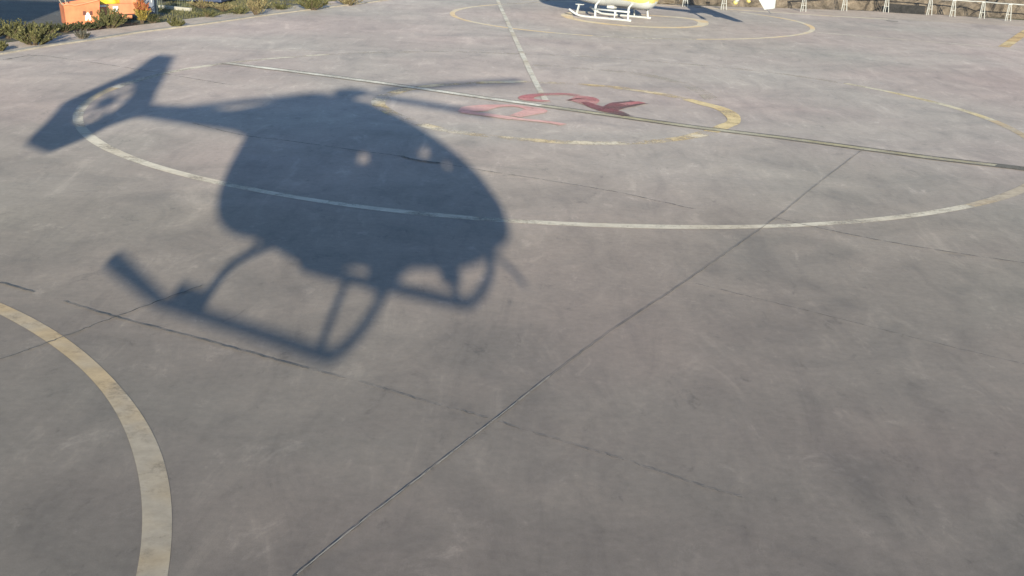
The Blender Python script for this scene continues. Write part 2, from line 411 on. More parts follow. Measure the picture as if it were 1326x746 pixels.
# ------------------------------------------------------------------ helicopters
FIN = [(-9.09,1.95),(-8.72,2.55),(-8.24,3.23),(-8.24,3.87),(-8.1,4.08),(-7.48,4.08),(-6.94,3.23),(-6.64,2.67),(-6.37,2.36),(-6.1,2.02),(-6.46,1.94),(-6.94,1.63),(-7.2,1.28),(-7.67,.9),(-8.45,.95),(-8.62,1.1),(-8.75,1.45)]
SEC = [(-2.52,1.6,2.75,.20),(-2.38,1.0,2.92,.50),(-2.12,.66,3.05,.70),(-1.7,.54,3.2,.84),(-1.0,.58,3.45,.93),(0,.60,3.55,.95),(.8,.56,3.46,.95),(1.5,.64,3.25,.94),(2.1,.74,2.98,.88),(2.6,.80,2.72,.78),(3.0,.93,2.45,.64),(3.3,1.08,2.15,.46),(3.54,1.22,1.92,.30),(3.66,1.42,1.74,.1)]
def section(x, zb, zt, hw, n=28, e=2.5):
    out = []
    for k in range(n):
        a = 2*math.pi*k/n; c, s = math.cos(a), math.sin(a)
        y = hw*math.copysign(abs(c)**(2/e), c); zz = math.copysign(abs(s)**(2/e), s)
        zc = zb+(zt-zb)*.45
        z = zc+zz*((zt-zc) if zz > 0 else (zc-zb))
        if zz > .5: y *= 1-.35*(zz-.5)*2*.6
        out.append(Vector((x, y, z)))
    return out
def catmull_sec(secs, n=4):
    out = []
    for i in range(len(secs)-1):
        p = [secs[max(i-1, 0)], secs[i], secs[i+1], secs[min(i+2, len(secs)-1)]]
        for k in range(n):
            t = k/n
            out.append(tuple(.5*((2*p[1][j])+(p[2][j]-p[0][j])*t+(2*p[0][j]-5*p[1][j]+4*p[2][j]-p[3][j])*t*t+(3*p[1][j]-p[0][j]-3*p[2][j]+p[3][j])*t**3) for j in range(4)))
    return out+[secs[-1]]
LS = Vector((-.67888, .69927, -.22391))
def opening(c):
    """holes added along the sun direction so light spots fall inside the shadow"""
    for x, z, rr in ((.50, 2.10, .10), (.66, 2.16, .06), (2.22, 2.50, .10), (2.30, 2.62, .06), (2.75, 2.32, .07)):
        d = c-Vector((x, 0, z))
        if (d-d.dot(LS)*LS).length < rr: return True
    return False
def loft(bm, rings, cap=True, pred=None, grow=0., holes=False):
    vs = []
    for r in rings:
        c = sum(r, Vector())/len(r)
        vs.append([bm.verts.new(p+(p-c).normalized()*grow) for p in r])
    for a, b in zip(vs, vs[1:]):
        n = len(a)
        for k in range(n):
            q = (a[k], a[(k+1) % n], b[(k+1) % n], b[k]); c = sum((v.co for v in q), Vector())/4
            if holes and opening(c): continue
            if pred is None or pred(c): bm.faces.new(q)
    if cap and pred is None: bm.faces.new(vs[0]); bm.faces.new(vs[-1])
    if pred: bmesh.ops.delete(bm, geom=[v for v in bm.verts if not v.link_faces], context='VERTS')

M_GLASS = paint('dark_cabin_glass', (.015, .02, .025), .06, 0, .1)
M_STEEL = paint('grey_steel', (.25, .25, .26), .4, .8, .1)
M_BLADE = paint('rotor_blade_grey', (.10, .10, .105), .5)
M_SKIDW = paint('white_skid_paint', (.54, .54, .53), .4, 0, .05)

def helicopter(name, M_BODY, M_ACC, angles, style, lift=0., livery=None):
    root = empty(name, (0, 0, 0))
    hv = style == 'hover'
    secs = catmull_sec([(x, b+lift, t+lift*.4, h) for x, b, t, h in SEC], 8 if hv else 4)
    rings = [section(*s, n=64 if hv else 28) for s in secs]
    bm = bmesh.new(); loft(bm, rings, holes=hv); body = obj('fuselage', bm, M_BODY, root, True)
    for nm, pr in (('windscreen', lambda c: c.x > 1.75 and c.z > 1.62+lift*.6),
                   ('belly_panel', lambda c: -2.2 < c.x < 2.6 and c.z < .62+lift and False)):
        b2 = bmesh.new(); loft(b2, rings, False, pr, .012, hv)
        if len(b2.faces): obj(nm, b2, M_GLASS, root, True)
        else: b2.free()
    for sgn in (-1, 1):
        for x0, x1 in ((.35, 1.6), (-1.25, .15)):
            b2 = bmesh.new(); loft(b2, rings, False, lambda c: x0 < c.x < x1 and c.y*sgn > .5 and 1.65+lift < c.z < 2.6+lift, .012, hv)
            obj('side_window', b2, M_GLASS, root, True)
    b2 = bmesh.new(); loft(b2, rings, False, lambda c: -2.5 < c.x < 2.9 and (c.z < 1.2 if hv else (c.z < 1.0 or c.x > .9)), .008, hv)
    obj('lower_panel', b2, M_ACC, root, True)
    # engine cowl, boom
    bm = bmesh.new(); loft(bm, [section(x, zb, zt, h, 16, 2) for x, zb, zt, h in ((-3.6, 2.25, 2.68, .2), (-2.6, 2.3, 3.05, .42), (-1.6, 2.6, 3.38, .5), (-.6, 2.9, 3.62, .45), (.5, 3.1, 3.6, .38), (1.0, 3.2, 3.45, .2))])
    obj('engine_cowl', bm, M_ACC, root, True)
    bm = bmesh.new(); loft(bm, [section(x, zb, zt, h, 20, 2) for x, zb, zt, h in ((-2.2, 1.95, 2.85, .36), (-3.2, 2.12, 2.72, .28), (-4.5, 2.06, 2.55, .23), (-5.8, 2.0, 2.43, .19), (-6.6, 1.98, 2.36, .16))])
    obj('tail_boom', bm, M_BODY, root, True)
    if style == 'hover':
        # fin with round duct
        hc, hr, N = Vector((-7.83, 0, 2.18)), .63, 40
        per = [Vector((x, 0, z)) for x, z in FIN]
        def hit(a):
            d = Vector((math.cos(a), 0, math.sin(a))); best = None
            for p, q in zip(per, per[1:]+per[:1]):
                e = q-p; den = d.x*e.z-d.z*e.x
                if abs(den) < 1e-9: continue
                r = p-hc; t = (r.x*e.z-r.z*e.x)/den; u = (r.x*d.z-r.z*d.x)/den
                if t > 0 and -1e-6 <= u <= 1+1e-6 and (best is None or t > best): best = t
            return hc+d*best
        bm = bmesh.new(); lay = []
        # outline is star-shaped around the duct except at the fin tip; sample densely
        angs = sorted({2*math.pi*k/N for k in range(N)} | {math.atan2(p.z-hc.z, p.x-hc.x) % (2*math.pi) for p in per})
        for a in angs:
            o_ = hit(a); i_ = hc+Vector((math.cos(a), 0, math.sin(a)))*hr
            lay.append([bm.verts.new(i_+Vector((0, .06, 0))), bm.verts.new(o_+Vector((0, .05, 0))), bm.verts.new(o_-Vector((0, .05, 0))), bm.verts.new(i_-Vector((0, .06, 0)))])
        for a, b in zip(lay, lay[1:]+lay[:1]):
            for k in range(4): bm.faces.new((a[k], a[(k+1) % 4], b[(k+1) % 4], b[k]))
        fin = obj('fin', bm, M_ACC, root)
        bm = bmesh.new(); tube(bm, [hc-Vector((0, .09, 0)), hc+Vector((0, .09, 0))], .17, 14)
        hub = obj('tail_rotor', bm, M_STEEL, root)
        bm = bmesh.new()
        for k in range(8):
            a = k*math.pi/4+.2; d = Vector((math.cos(a), 0, math.sin(a))); n = Vector((-d.z, 0, d.x))
            q = [hc+d*.12+n*.035, hc+d*.55+n*.045, hc+d*.55-n*.045, hc+d*.12-n*.035]
            top = [bm.verts.new(p+Vector((0, .01+.0*i, 0))) for i, p in enumerate(q)]; bot = [bm.verts.new(p-Vector((0, .01, 0))) for p in q]
            bm.faces.new(top); bm.faces.new(bot[::-1])
            for i in range(4): bm.faces.new((top[i], bot[i], bot[(i+1) % 4], top[(i+1) % 4]))
        o = obj('tail_blades', bm, M_BLADE, hub)
    else:
        P_ = [(-8.40, 1.10), (-8.00, 1.62), (-7.7, 2.0), (-7.1, 2.35), (-7.9, 3.6), (-8.25, 4.0), (-8.75, 4.0), (-8.85, 3.0), (-8.92, 2.0), (-8.90, 1.20)]
        bm = bmesh.new(); f0 = [bm.verts.new((x, -.06, z)) for x, z in P_]; f1 = [bm.verts.new((x, .06, z)) for x, z in P_]
        bm.faces.new(f0); bm.faces.new(f1[::-1])
        for k in range(len(P_)): bm.faces.new((f0[k], f0[(k+1) % len(P_)], f1[(k+1) % len(P_)], f1[k]))
        fin = obj('fin', bm, M_SKIDW, root)
        bm = bmesh.new(); loft(bm, [section(x, zb, zt, h, 16, 2) for x, zb, zt, h in ((-6.3, 2.0, 2.4, .16), (-8.6, 2.05, 2.35, .12))]); obj('boom_end', bm, M_SKIDW, root, True)
        bm = bmesh.new(); tube(bm, [(-8.45, 0, 1.15), (-8.75, 0, .93)], .018, 6); obj('tail_skid', bm, M_STEEL, root)
        for y in (-.9, .9):
            bm = bmesh.new(); tube(bm, [(-7.15, y, 1.42), (-7.30, y, 1.62), (-7.40, y, 2.1)], [.10, .09, .07], 10); ep = obj('end_plate', bm, M_SKIDW, root, True)
            bm = bmesh.new(); tube(bm, [(-7.10, y, 1.34), (-7.19, y, 1.46)], .12, 12); obj('end_cap', bm, M_HYEL, ep, True)
        bm = bmesh.new(); tube(bm, [(-8.3, 0, 3.1), (-8.3, .32, 3.1)], .07, 12); hub = obj('tail_rotor', bm, M_STEEL, root)
        bm = bmesh.new(); box(bm, (-8.3, .34, 3.1), (1.7, .03, .14), bev=.008); obj('tail_blades', bm, M_BLADE, hub)
    sx = -6.35 if style == 'hover' else -7.3
    bm = bmesh.new(); box(bm, (sx, 0, 2.12), (.5, 2.1, .05), bev=.015); obj('stabilizer', bm, M_BODY, root)
    # mast, hub, blades
    bm = bmesh.new(); tube(bm, [(-.05, 0, 3.4), (-.05, 0, 3.95)], [.14, .09], 14); tube(bm, [(-.05, 0, 3.74), (-.05, 0, 3.90)], .42, 16)
    rh = obj('rotor_hub', bm, M_STEEL, root)
    for a in angles:
        a = R(a); d = Vector((math.cos(a), math.sin(a), 0)); n = Vector((-d.y, d.x, 0)); bm = bmesh.new(); rg = []
        tilt = math.copysign(.2, n.dot(Vector((-.68, .70, 0))))
        for rr, ch, th in ((.25, .05, .05), (.7, .06, .03), (.95, .21, .02), (2.6, .21, .018), (4.85, .19, .014), (5.0, .11, .008)):
            z = 3.84+.045*rr-.004*rr*rr
            c = Vector((-.05, 0, z))+d*rr
            rg.append([bm.verts.new(c+n*ch+Vector((0, 0, tilt*ch))), bm.verts.new(c+Vector((0, 0, th))), bm.verts.new(c-n*ch-Vector((0, 0, tilt*ch))), bm.verts.new(c-Vector((0, 0, th)))])
        for p, q in zip(rg, rg[1:]):
            for k in range(4): bm.faces.new((p[k], p[(k+1) % 4], q[(k+1) % 4], q[k]))
        bm.faces.new(rg[0]); bm.faces.new(rg[-1]); obj('rotor_blade', bm, M_BLADE, root)
    # landing gear
    ms = M_SKIDW if style == 'parked' else M_BODY
    for s in (-1, 1):
        bm = bmesh.new(); y = 1.19*s
        if style == 'hover':
            dz = -.07 if s > 0 else 0
            tube(bm, curve_pts([(1.42, y, .1), (1.3, y, .055), (.5, y, .055+dz*.4), (-1.45, y, .04+dz), (-1.7, y, .055), (-2.92, y, .25)], 5), .062, 12)
            tube(bm, [(-1.7, y, .055), (-2.92, y, .25)], [.065, .10], 12)
            bm2 = bmesh.new(); tube(bm2, curve_pts([(1.30, y, .06), (1.5, y, .10), (1.86, y*.985, .34), (2.10, y*.95, .6), (2.2, y*.82, .78), (2.2, y*.5, .9)], 5), .055, 10)
            obj('front_cross_tube', bm2, ms, root, True)
            bm2 = bmesh.new(); tube(bm2, [(1.2, y, .06), (1.36, y*.93, .5), (1.4, y*.8, .75)], .045, 10); obj('strut', bm2, ms, root, True)
            bm2 = bmesh.new(); tube(bm2, curve_pts([(-.9, y, .06), (-.85, y*.98, .3), (-.75, y*.9, .52), (-.7, y*.6, .62), (-.7, 0, .66)], 4), .06, 10); obj('rear_cross_tube', bm2, ms, root, True)
            bm2 = bmesh.new(); box(bm2, (-1.2, y, .16), (.5, .03, .18), bev=.01); obj('skid_step', bm2, ms, root)
        else:
            tube(bm, curve_pts([(2.2, y, .36), (1.95, y, .22), (1.6, y, .09), (1.15, y, .05), (0, y, .05), (-1.55, y, .05)], 5), .058, 12)
            bm2 = bmesh.new(); box(bm2, (0, 0, 0), (.5, .14, .05), M=Matrix.Translation((1.66, y, .40)) @ Matrix.Rotation(R(75), 4, 'Y'))
            box(bm2, (1.56, y, .66), (.42, .2, .035)); obj('skid_plate', bm2, ms, root)
            for x in (.6, -1.36):
                bm2 = bmesh.new(); tube(bm2, curve_pts([(x, y, .05), (x+.02, y*.97, .35), (x+.06, y*.88, .68), (x+.1, y*.5, .86)], 4), .06, 10)
                obj('cross_tube', bm2, ms, root, True)
            bm2 = bmesh.new(); tube(bm2, [(.82, y*.97, .48), (-1.42, y*.97, .48)], .05, 10); tube(bm2, [(-.55, y, .05), (-.55, y*.97, .48)], .04, 10)
            obj('skid_step', bm2, ms, root, True)
        obj('skid', bm, ms, root, True)
    if style == 'hover':
        bm = bmesh.new(); tube(bm, [(3.1, 0, 1.05), (3.4, 0, 1.02), (3.55, 0, .93), (3.7, 0, .8)], .03, 8); obj('wire_cutter', bm, M_STEEL, root)
        bm = bmesh.new(); tube(bm, [(2.0, .35, .5), (2.0, .35, .8)], .14, 14); obj('searchlight', bm, M_STEEL, root)
        bm = bmesh.new(); box(bm, (-.1, .1, .56), (.8, .5, .3), bev=.05); obj('belly_tank', bm, M_ACC, root)
        bm = bmesh.new(); box(bm, (1.25, -.2, .52), (.3, .3, .26), bev=.04); obj('camera_pod', bm, M_STEEL, root)
        bm = bmesh.new(); tube(bm, [(-1.5, 0, .5), (-1.6, 0, .22)], [.03, .015], 6); obj('antenna', bm, M_STEEL, root)
    else:
        bm = bmesh.new(); box(bm, (.2, .05, .62), (.42, .5, .26), bev=.06); obj('belly_box', bm, M_SKIDW, root)
    return root, body

M_HYEL = paint('yellow_aircraft_paint', (.58, .47, .16), .35, 0, .06)
M_NAVY = paint('dark_blue_paint', (.03, .05, .12), .3)
M_HWHITE = paint('white_aircraft_paint', (.78, .76, .70), .35, 0, .04)
near, nb = helicopter('helicopter', M_NAVY, M_HYEL, (65, -4, -96), 'hover')
POSE = ((0.7899113966272241, 0.61302161820681, -0.015635891069341212), (-0.6131913344652522, 0.7898671557037487, -0.010308427484014523), (0.006030987908416053, 0.01773053726129103, 0.9998246122362033))
Rm = Matrix(POSE); cl = Vector((0.017074923426722215, 1.1144695311350226, 1.5374429017164133))
near.matrix_world = Matrix.Translation(Vector((0, 0, CAM_H))-Rm @ cl) @ Rm.to_4x4()
tag(near, 'hovering helicopter just outside the picture, known only by its big blurred shadow across the apron', 'helicopter')
far, fb = helicopter('helicopter', M_HYEL, M_SKIDW, (25, 145, 265), 'parked', .04)
far.location = (3.98, 55.48, 0); far.rotation_euler = (0, 0, R(149)); far.scale = (.80,)*3
tag(far, 'white and yellow helicopter parked on white skids on the far painted ring', 'helicopter')

# ------------------------------------------------------------------ plants
def leaf_mat(name, a, b_):
    m, t, b = new_mat(name); v = coords(t)
    oi = t.nodes.new('ShaderNodeNewGeometry')
    c = ramp(t, oi.outputs['Random Per Island'], [(0, a), (1, b_)])
    c = mix(t, 1., c, ramp(t, noise(t, v, 5, 4), [(.35, (.7, .7, .7)), (.65, (1.2, 1.2, 1.2))]), 'MULTIPLY')
    t.links.new(c, b.inputs['Base Color']); b.inputs['Roughness'].default_value = .8
    return m
M_LEAF = leaf_mat('rosemary_leaves', (.035, .038, .012), (.17, .155, .06))
M_DRY = leaf_mat('dry_leaves', (.12, .09, .04), (.30, .24, .12))
M_DARKL = leaf_mat('dark_leaves', (.022, .028, .01), (.09, .09, .035))
M_GREY = leaf_mat('grey_weed', (.06, .055, .045), (.14, .13, .10))
M_FIRE = leaf_mat('yellow_red_leaves', (.40, .27, .05), (.10, .10, .03))
M_REDL = leaf_mat('red_leaves', (.30, .06, .03), (.34, .16, .04))
M_STEM = paint('woody_stem', (.10, .07, .045), .9)
def bush(name, loc, rx, ry, hgt, m, label, cat='bush', n=420, seed=0, group=None, top=None, upright=.5, clump=6):
    rnd = random.Random(seed); root = empty(name, loc)
    bms = bmesh.new()
    bm = bmesh.new()
    bm_t = bmesh.new() if top else None
    shoots = []
    for k in range(clump*5):
        a = rnd.uniform(0, 2*math.pi); q = rnd.random()**.6
        tip = Vector((rx*q*math.cos(a), ry*q*math.sin(a), hgt*(rnd.uniform(.65, 1.08))*(1-.45*q*q)))
        base = Vector((tip.x*.15, tip.y*.15, -.03))
        mid = base.lerp(tip, .5)+Vector((tip.x*.2*(1-upright), tip.y*.2*(1-upright), hgt*.05))
        shoots.append((base, mid, tip))
        if k % 3 == 0: tube(bms, [base, mid, base.lerp(tip, .9)], [.018, .012, .004], 5)
    per = max(6, int(1.5*n)//len(shoots))
    for base, mid, tip in shoots:
        for i in range(per):
            t = rnd.uniform(.18, 1.02); p = (1-t)**2*base+2*t*(1-t)*mid+t*t*tip
            d = (tip-base).normalized()*.7+Vector((rnd.uniform(-1, 1), rnd.uniform(-1, 1), rnd.uniform(-.2, .8)))*.8
            d.normalize(); L = rnd.uniform(.05, .10)*(.7+hgt*.6); wv = d.cross(Vector((rnd.uniform(-1, 1), rnd.uniform(-1, 1), rnd.uniform(-1, 1)))).normalized()*L*.17
            b_ = bm_t if (top and p.z > hgt*.5) else bm
            vs = [b_.verts.new(x) for x in (p, p+d*L*.5+wv, p+d*L, p+d*L*.5-wv)]; b_.faces.new(vs)
    me = bpy.data.meshes.new('foliage'); bm.to_mesh(me); bm.free(); link('foliage', me, m, root)
    if top:
        me = bpy.data.meshes.new('blossom'); bm_t.to_mesh(me); bm_t.free(); link('blossom', me, top, root)
    obj('stem', bms, M_STEM, root)
    tag(root, label, cat, group); return root
def g3(u, v): p = gp(u, v); return (p.x, p.y, -.01)
GR = 'shrubs along the edge of the apron'
bush('rosemary_bush', g3(45, 58), .85, .55, .62, M_LEAF, 'largest olive green bush, sprawling over the cream kerb at the left edge', seed=1, n=2600, group=GR, clump=14)
bush('rosemary_bush', g3(143, 36), .62, .5, .68, M_LEAF, 'upright green bush standing right in front of the orange container', seed=2, n=1900, group=GR, clump=10)
bush('rosemary_bush', g3(228, 35), .34, .3, .33, M_LEAF, 'small rounded green bush beside the kerb, right of the slate-coloured cabinet', seed=3, n=900, group=GR)
bush('rosemary_bush', g3(0, 66), .3, .3, .3, M_LEAF, 'small green bush on the kerb cut off by the left edge of the picture', seed=4, n=700, group=GR)
bush('rosemary_bush', g3(403, 13), .7, .5, .75, M_LEAF, 'tall green bush at the kerb where the left edge nears the top of the picture', seed=5, n=2000, group=GR, clump=10)
bush('dry_bush', g3(452, 7), .8, .5, .6, M_DRY, 'brownish green bush farthest along the left kerb', seed=6, n=1500, group=GR, clump=9)
bush('dry_bush', g3(333, 20), .55, .4, .95, M_DRY, 'sparse dry straw-coloured bush with bare twigs by the kerb', seed=7, n=480, group=GR, clump=6)
bush('grey_weed', g3(107, 50), .32, .26, .26, M_GREY, 'low grey-brown weed on the concrete verge below the orange skip', 'weed', seed=8, n=500, group=GR)
bush('leafy_shrub', g3(199, 29), .4, .3, .32, M_DARKL, 'dark green low shrub at the foot of the slate-coloured cabinet', seed=9, n=700, group=GR)
bush('flowering_shrub', g3(184, 29), .36, .32, .86, M_FIRE, 'narrow yellow and red leaved shrub between the orange trailer and the slate cabinet', seed=10, n=1300, top=M_REDL, group=GR, upright=.9, clump=8)
# hedge behind the verge at the far left: separate bushes
for k, (u, v, wdt, hh, lab) in enumerate([(-14, 50, .7, .5, 'olive hedge bush at the very left of the row behind the verge'),
        (10, 48, .62, .52, 'olive hedge bush behind the verge, just left of the sprawling kerb bush'),
        (32, 45, .55, .48, 'olive hedge bush half hidden behind the sprawling kerb bush'),
        (62, 41.5, .5, .32, 'low dark hedge bush between the sprawling kerb bush and the orange skip'),
        (84, 40, .5, .26, 'low dark hedge bush below the left corner of the orange skip'),
        (106, 38, .5, .24, 'low dark hedge bush below the middle of the orange skip'),
        (125, 36.5, .4, .26, 'low dark hedge bush below the right end of the orange skip')]):
    bush('hedge_bush', g3(u, v), wdt, .32, hh, M_LEAF if k < 3 else M_DARKL, lab, seed=20+k, n=900, group='bushes in the row behind the verge', clump=8)
for k, (u, v, lab) in enumerate([(268, 22, 'dry grass tussock nearest the small round bush'), (290, 13, 'tall dry grass tussock in the middle of the grass patch'), (310, 18, 'grass tussock just left of the bare dry bush'), (262, 9, 'grass tussock at the back below the blue container'), (362, 12, 'grass tussock right of the bare dry bush')]):
    bush('grass_tussock', g3(u, v), .6, .5, .28, M_DRY if k % 2 else M_LEAF, lab, 'grass tussock', seed=40+k, n=700, group='tussocks in the rough grass', upright=.9)
# rough grass as ground cover
def grass_field(poly_px, n, seed):
    rnd = random.Random(seed); bm = bmesh.new(); P = [gp(*p) for p in poly_px]
    def inside(x, y):
        c = False
        for a, b in zip(P, P[1:]+P[:1]):
            if (a.y > y) != (b.y > y) and x < (b.x-a.x)*(y-a.y)/(b.y-a.y)+a.x: c = not c
        return c
    xs = [p.x for p in P]; ys = [p.y for p in P]; k = 0
    while k < n:
        x, y = rnd.uniform(min(xs), max(xs)), rnd.uniform(min(ys), max(ys))
        if not inside(x, y): continue
        if mn.noise(Vector((x*.6, y*.6, seed))) < -.15: k += 1; continue
        k += 1; h = rnd.uniform(.04, .13); a = rnd.uniform(0, 6.28); wv = Vector((math.cos(a), math.sin(a), 0))*.012
        tp = Vector((x+rnd.uniform(-.05, .05), y+rnd.uniform(-.05, .05), -.05+h)); b0 = Vector((x, y, -.06))
        bm.faces.new([bm.verts.new(v) for v in (b0-wv, b0+wv, tp)])
    me = bpy.data.meshes.new('grass'); bm.to_mesh(me); bm.free(); o = link('grass', me, leaf_mat('rough_grass', (.06, .065, .02), (.20, .17, .08)))
    o['kind'] = 'stuff'; o['label'] = 'rough dry grass beyond the kerb'; return o
grass_field([(-60, 50), (70, 40.5), (205, 26), (300, 19), (420, 8), (520, -12), (215, -12), (200, 16), (130, 28), (80, 33), (40, 38), (-60, 45)], 20000, 3)
flat('yard', [[gp(-160, 50), gp(-40, 44), gp(60, 36), (gp(140, 30)), gp(190, 12), gp(215, -30), gp(-200, -30)]], -.046, rock_mat('trodden_yard_soil', (.12, .105, .09), (.20, .175, .15), .6))

# ------------------------------------------------------------------ things on the left beyond the kerb
M_OR = paint('orange_paint', (.60, .19, .085), .7, 0, .22, 2.5)
M_OR2 = paint('sun_faded_orange_paint', (.62, .25, .13), .7, 0, .22, 2.2)
M_DKR = paint('dark_red_brown', (.12, .04, .03), .8)
M_BLK = paint('black_rubber', (.02, .02, .022), .85)
M_SLATE = paint('slate_blue_paint', (.07, .09, .13), .6)
M_YT = paint('yellow_tarpaulin', (.62, .42, .03), .6)
M_WP = paint('white_plastic', (.72, .70, .68), .5)
p0, p1 = gp(86, 34), gp(129, 33.5)
u = (p1-p0).normalized(); rz = math.atan2(u.y, u.x); Lw = (p1-p0).length
sk = empty('orange_skip', (p0.x, p0.y, -.05), rz)
bm = bmesh.new()     # open tub: flared, left end lower
def ring(off_, z_l, z_r, inset, D=1.0):
    return [Vector((-.05*off_-inset*-1, 0+inset, z_l)), Vector((Lw+.05*off_-inset, 0+inset, z_r)), Vector((Lw+.05*off_-inset, D-inset, z_r)), Vector((-.05*off_+inset, D-inset, z_l))]
lv = [ring(0, .08, .08, 0), ring(.4, .42, .48, 0), ring(1, .74, .93, 0), ring(1, .74, .93, .05), ring(0, .16, .16, .07)]
vv = [[bm.verts.new(p) for p in r] for r in lv]
for a, b in zip(vv, vv[1:]):
    for k in range(4): bm.faces.new((a[k], a[(k+1) % 4], b[(k+1) % 4], b[k]))
bm.faces.new(vv[0]); bm.faces.new(vv[-1])
obj('tub', bm, M_OR, sk)
bm = bmesh.new(); tube(bm, curve_pts([(-.06, -.01, .76), (.12, -.02, .80), (.3, -.02, .76), (.55, -.02, .80), (Lw+.05, -.02, .95)], 4), .03, 8); obj('rim', bm, M_OR2, sk, True)
bm = bmesh.new(); box(bm, (Lw/2, .5, .03), (Lw*.96, .9, .07)); obj('base_frame', bm, M_DKR, sk)
def star(bm, cx, cz, pts, y=-.012):
    f = [bm.verts.new((cx+x, y, cz+z)) for x, z in pts]; bm.faces.new(f)
bm = bmesh.new(); star(bm, Lw*.66, .36, [(-.10, -.12), (-.03, -.12), (0, -.02), (.04, -.12), (.11, -.12), (.09, .06), (.03, .14), (0, .16), (-.03, .14), (-.09, .06)], -.018)
o = obj('emblem', bm, M_WP, sk)
for s in (-1, 1):
    bm = bmesh.new(); star(bm, Lw*.66+s*.11, .49, [(-.05, -.07), (.05, -.07), (.05, .07), (-.05, .07)], -.022); obj('emblem_mark', bm, M_DKR, o)
tag(sk, 'open orange skip with sloping rim and a small white and dark emblem', 'skip')

q0, q1 = gp(129, 29), gp(179, 27)
u = (q1-q0).normalized(); rz2 = math.atan2(u.y, u.x); L2 = (q1-q0).length
tr = empty('orange_trailer', (q0.x, q0.y, -.05), rz2)
bm = bmesh.new(); box(bm, (L2/2, .8, .48), (L2, 1.6, .40), bev=.02); box(bm, (L2*.5+.42, .8, .93), (L2-.85, 1.56, .5), bev=.02); obj('body', bm, M_OR2, tr)
for z_, h_ in ((.30, .03),):
    bm = bmesh.new(); box(bm, (L2/2, -.02, z_), (L2*.98, .04, h_)); obj('rail', bm, M_DKR, tr)
bm = bmesh.new(); box(bm, (L2*.72, .1, .2), (.42, .18, .14), bev=.03); obj('mudguard', bm, M_OR2, tr)
for y in (.12, 1.45):
    bm = bmesh.new(); tube(bm, [(L2*.35, y-.09, .2), (L2*.35, y+.09, .2)], .22, 18); wl = obj('wheel', bm, M_BLK, tr)
    bm = bmesh.new(); tube(bm, [(L2*.35, y-.1, .2), (L2*.35, y+.1, .2)], .1, 12); obj('rim', bm, M_STEEL, wl)
bm = bmesh.new(); box(bm, (L2*.35, .8, .2), (.08, 1.3, .08)); obj('axle', bm, M_BLK, tr)
for c_, s_ in (((.14, -.015, .62), (.26, .02, .06)), ((L2*.42, -.015, .5), (.2, .02, .2))):
    bm = bmesh.new(); box(bm, c_, s_); obj('sticker', bm, M_WP, tr)
tag(tr, 'pale orange box trailer with dark wheels standing behind the upright bush', 'trailer')
yt = empty('yellow_tarpaulin', (0, 0, 0)); yt.location = (q0.x-.03, q0.y+.12, -.05+.675); yt.rotation_euler = (0, 0, rz2)
bm = bmesh.new(); bmesh.ops.create_icosphere(bm, subdivisions=4, radius=1, matrix=Matrix.Translation((.45, .4, .05)) @ Matrix.Diagonal((.55, .5, .3, 1)))
for v in bm.verts:
    v.co += v.normal*mn.noise(v.co*4)*.10
    if v.co.z < 0: v.co.z = 0 if v.co.z > -1 else v.co.z
obj('folded_sheet', bm, M_YT, yt, True)
bm = bmesh.new(); tube(bm, curve_pts([(-.02, .3, .05), (.25, .0, .28), (.6, .0, .3), (.95, .3, .05)], 4), .02, 6); obj('strap', bm, M_DKR, yt)
tag(yt, 'crumpled yellow tarpaulin lying on top of the orange trailer', 'tarpaulin')

c0 = gp(193, 25.5)
cb = empty('metal_cabinet', (c0.x, c0.y, -.05), .15)
bm = bmesh.new(); box(bm, (0, .2, .72), (.42, .4, 1.44), bev=.02); obj('housing', bm, M_SLATE, cb)
bm = bmesh.new(); box(bm, (0, -.008, .76), (.34, .02, 1.2), bev=.006); d_ = obj('door', bm, paint('slate_door', (.085, .10, .15), .5), cb)
bm = bmesh.new(); box(bm, (.12, -.03, .75), (.03, .03, .14)); obj('handle', bm, M_STEEL, d_)
tag(cb, 'tall slate-blue metal cabinet beside the orange trailer', 'cabinet')
p = gp(203.5, 23)
pl = empty('metal_post', (p.x, p.y, -.05))
bm = bmesh.new(); tube(bm, [(0, 0, 0), (0, 0, 2.2)], .035, 10); obj('pole', bm, paint('galvanised_post', (.42, .40, .33), .5, .4), pl)
bm = bmesh.new(); box(bm, (0, 0, .05), (.28, .22, .1), bev=.02); obj('base', bm, M_CONC2, pl)
tag(pl, 'thin pale metal post on a concrete foot right of the slate cabinet', 'post')
# leaning poles on the skip
for k, (ua, ub, lab) in enumerate([(84, 72, 'pale pole leaning on the left corner of the orange skip, the nearer of two'), (90, 78, 'pale pole leaning on the left corner of the orange skip, the one behind')]):
    a = gp(ua, 33); bm = bmesh.new()
    tube(bm, [(0, 0, .62), (-.38, .3+.15*k, 1.05), (-.78, .6+.3*k, 1.5)], .02, 8)
    tube(bm, [(0, 0, .60), (0, 0, .66)], .03, 8)
    o = obj('leaning_pole', bm, paint('bare_wood_pole', (.36, .28, .2), .8), None); o.location = (a.x+.02, a.y-.03, 0)
    tag(o, lab, 'pole', 'poles leaning on the skip')
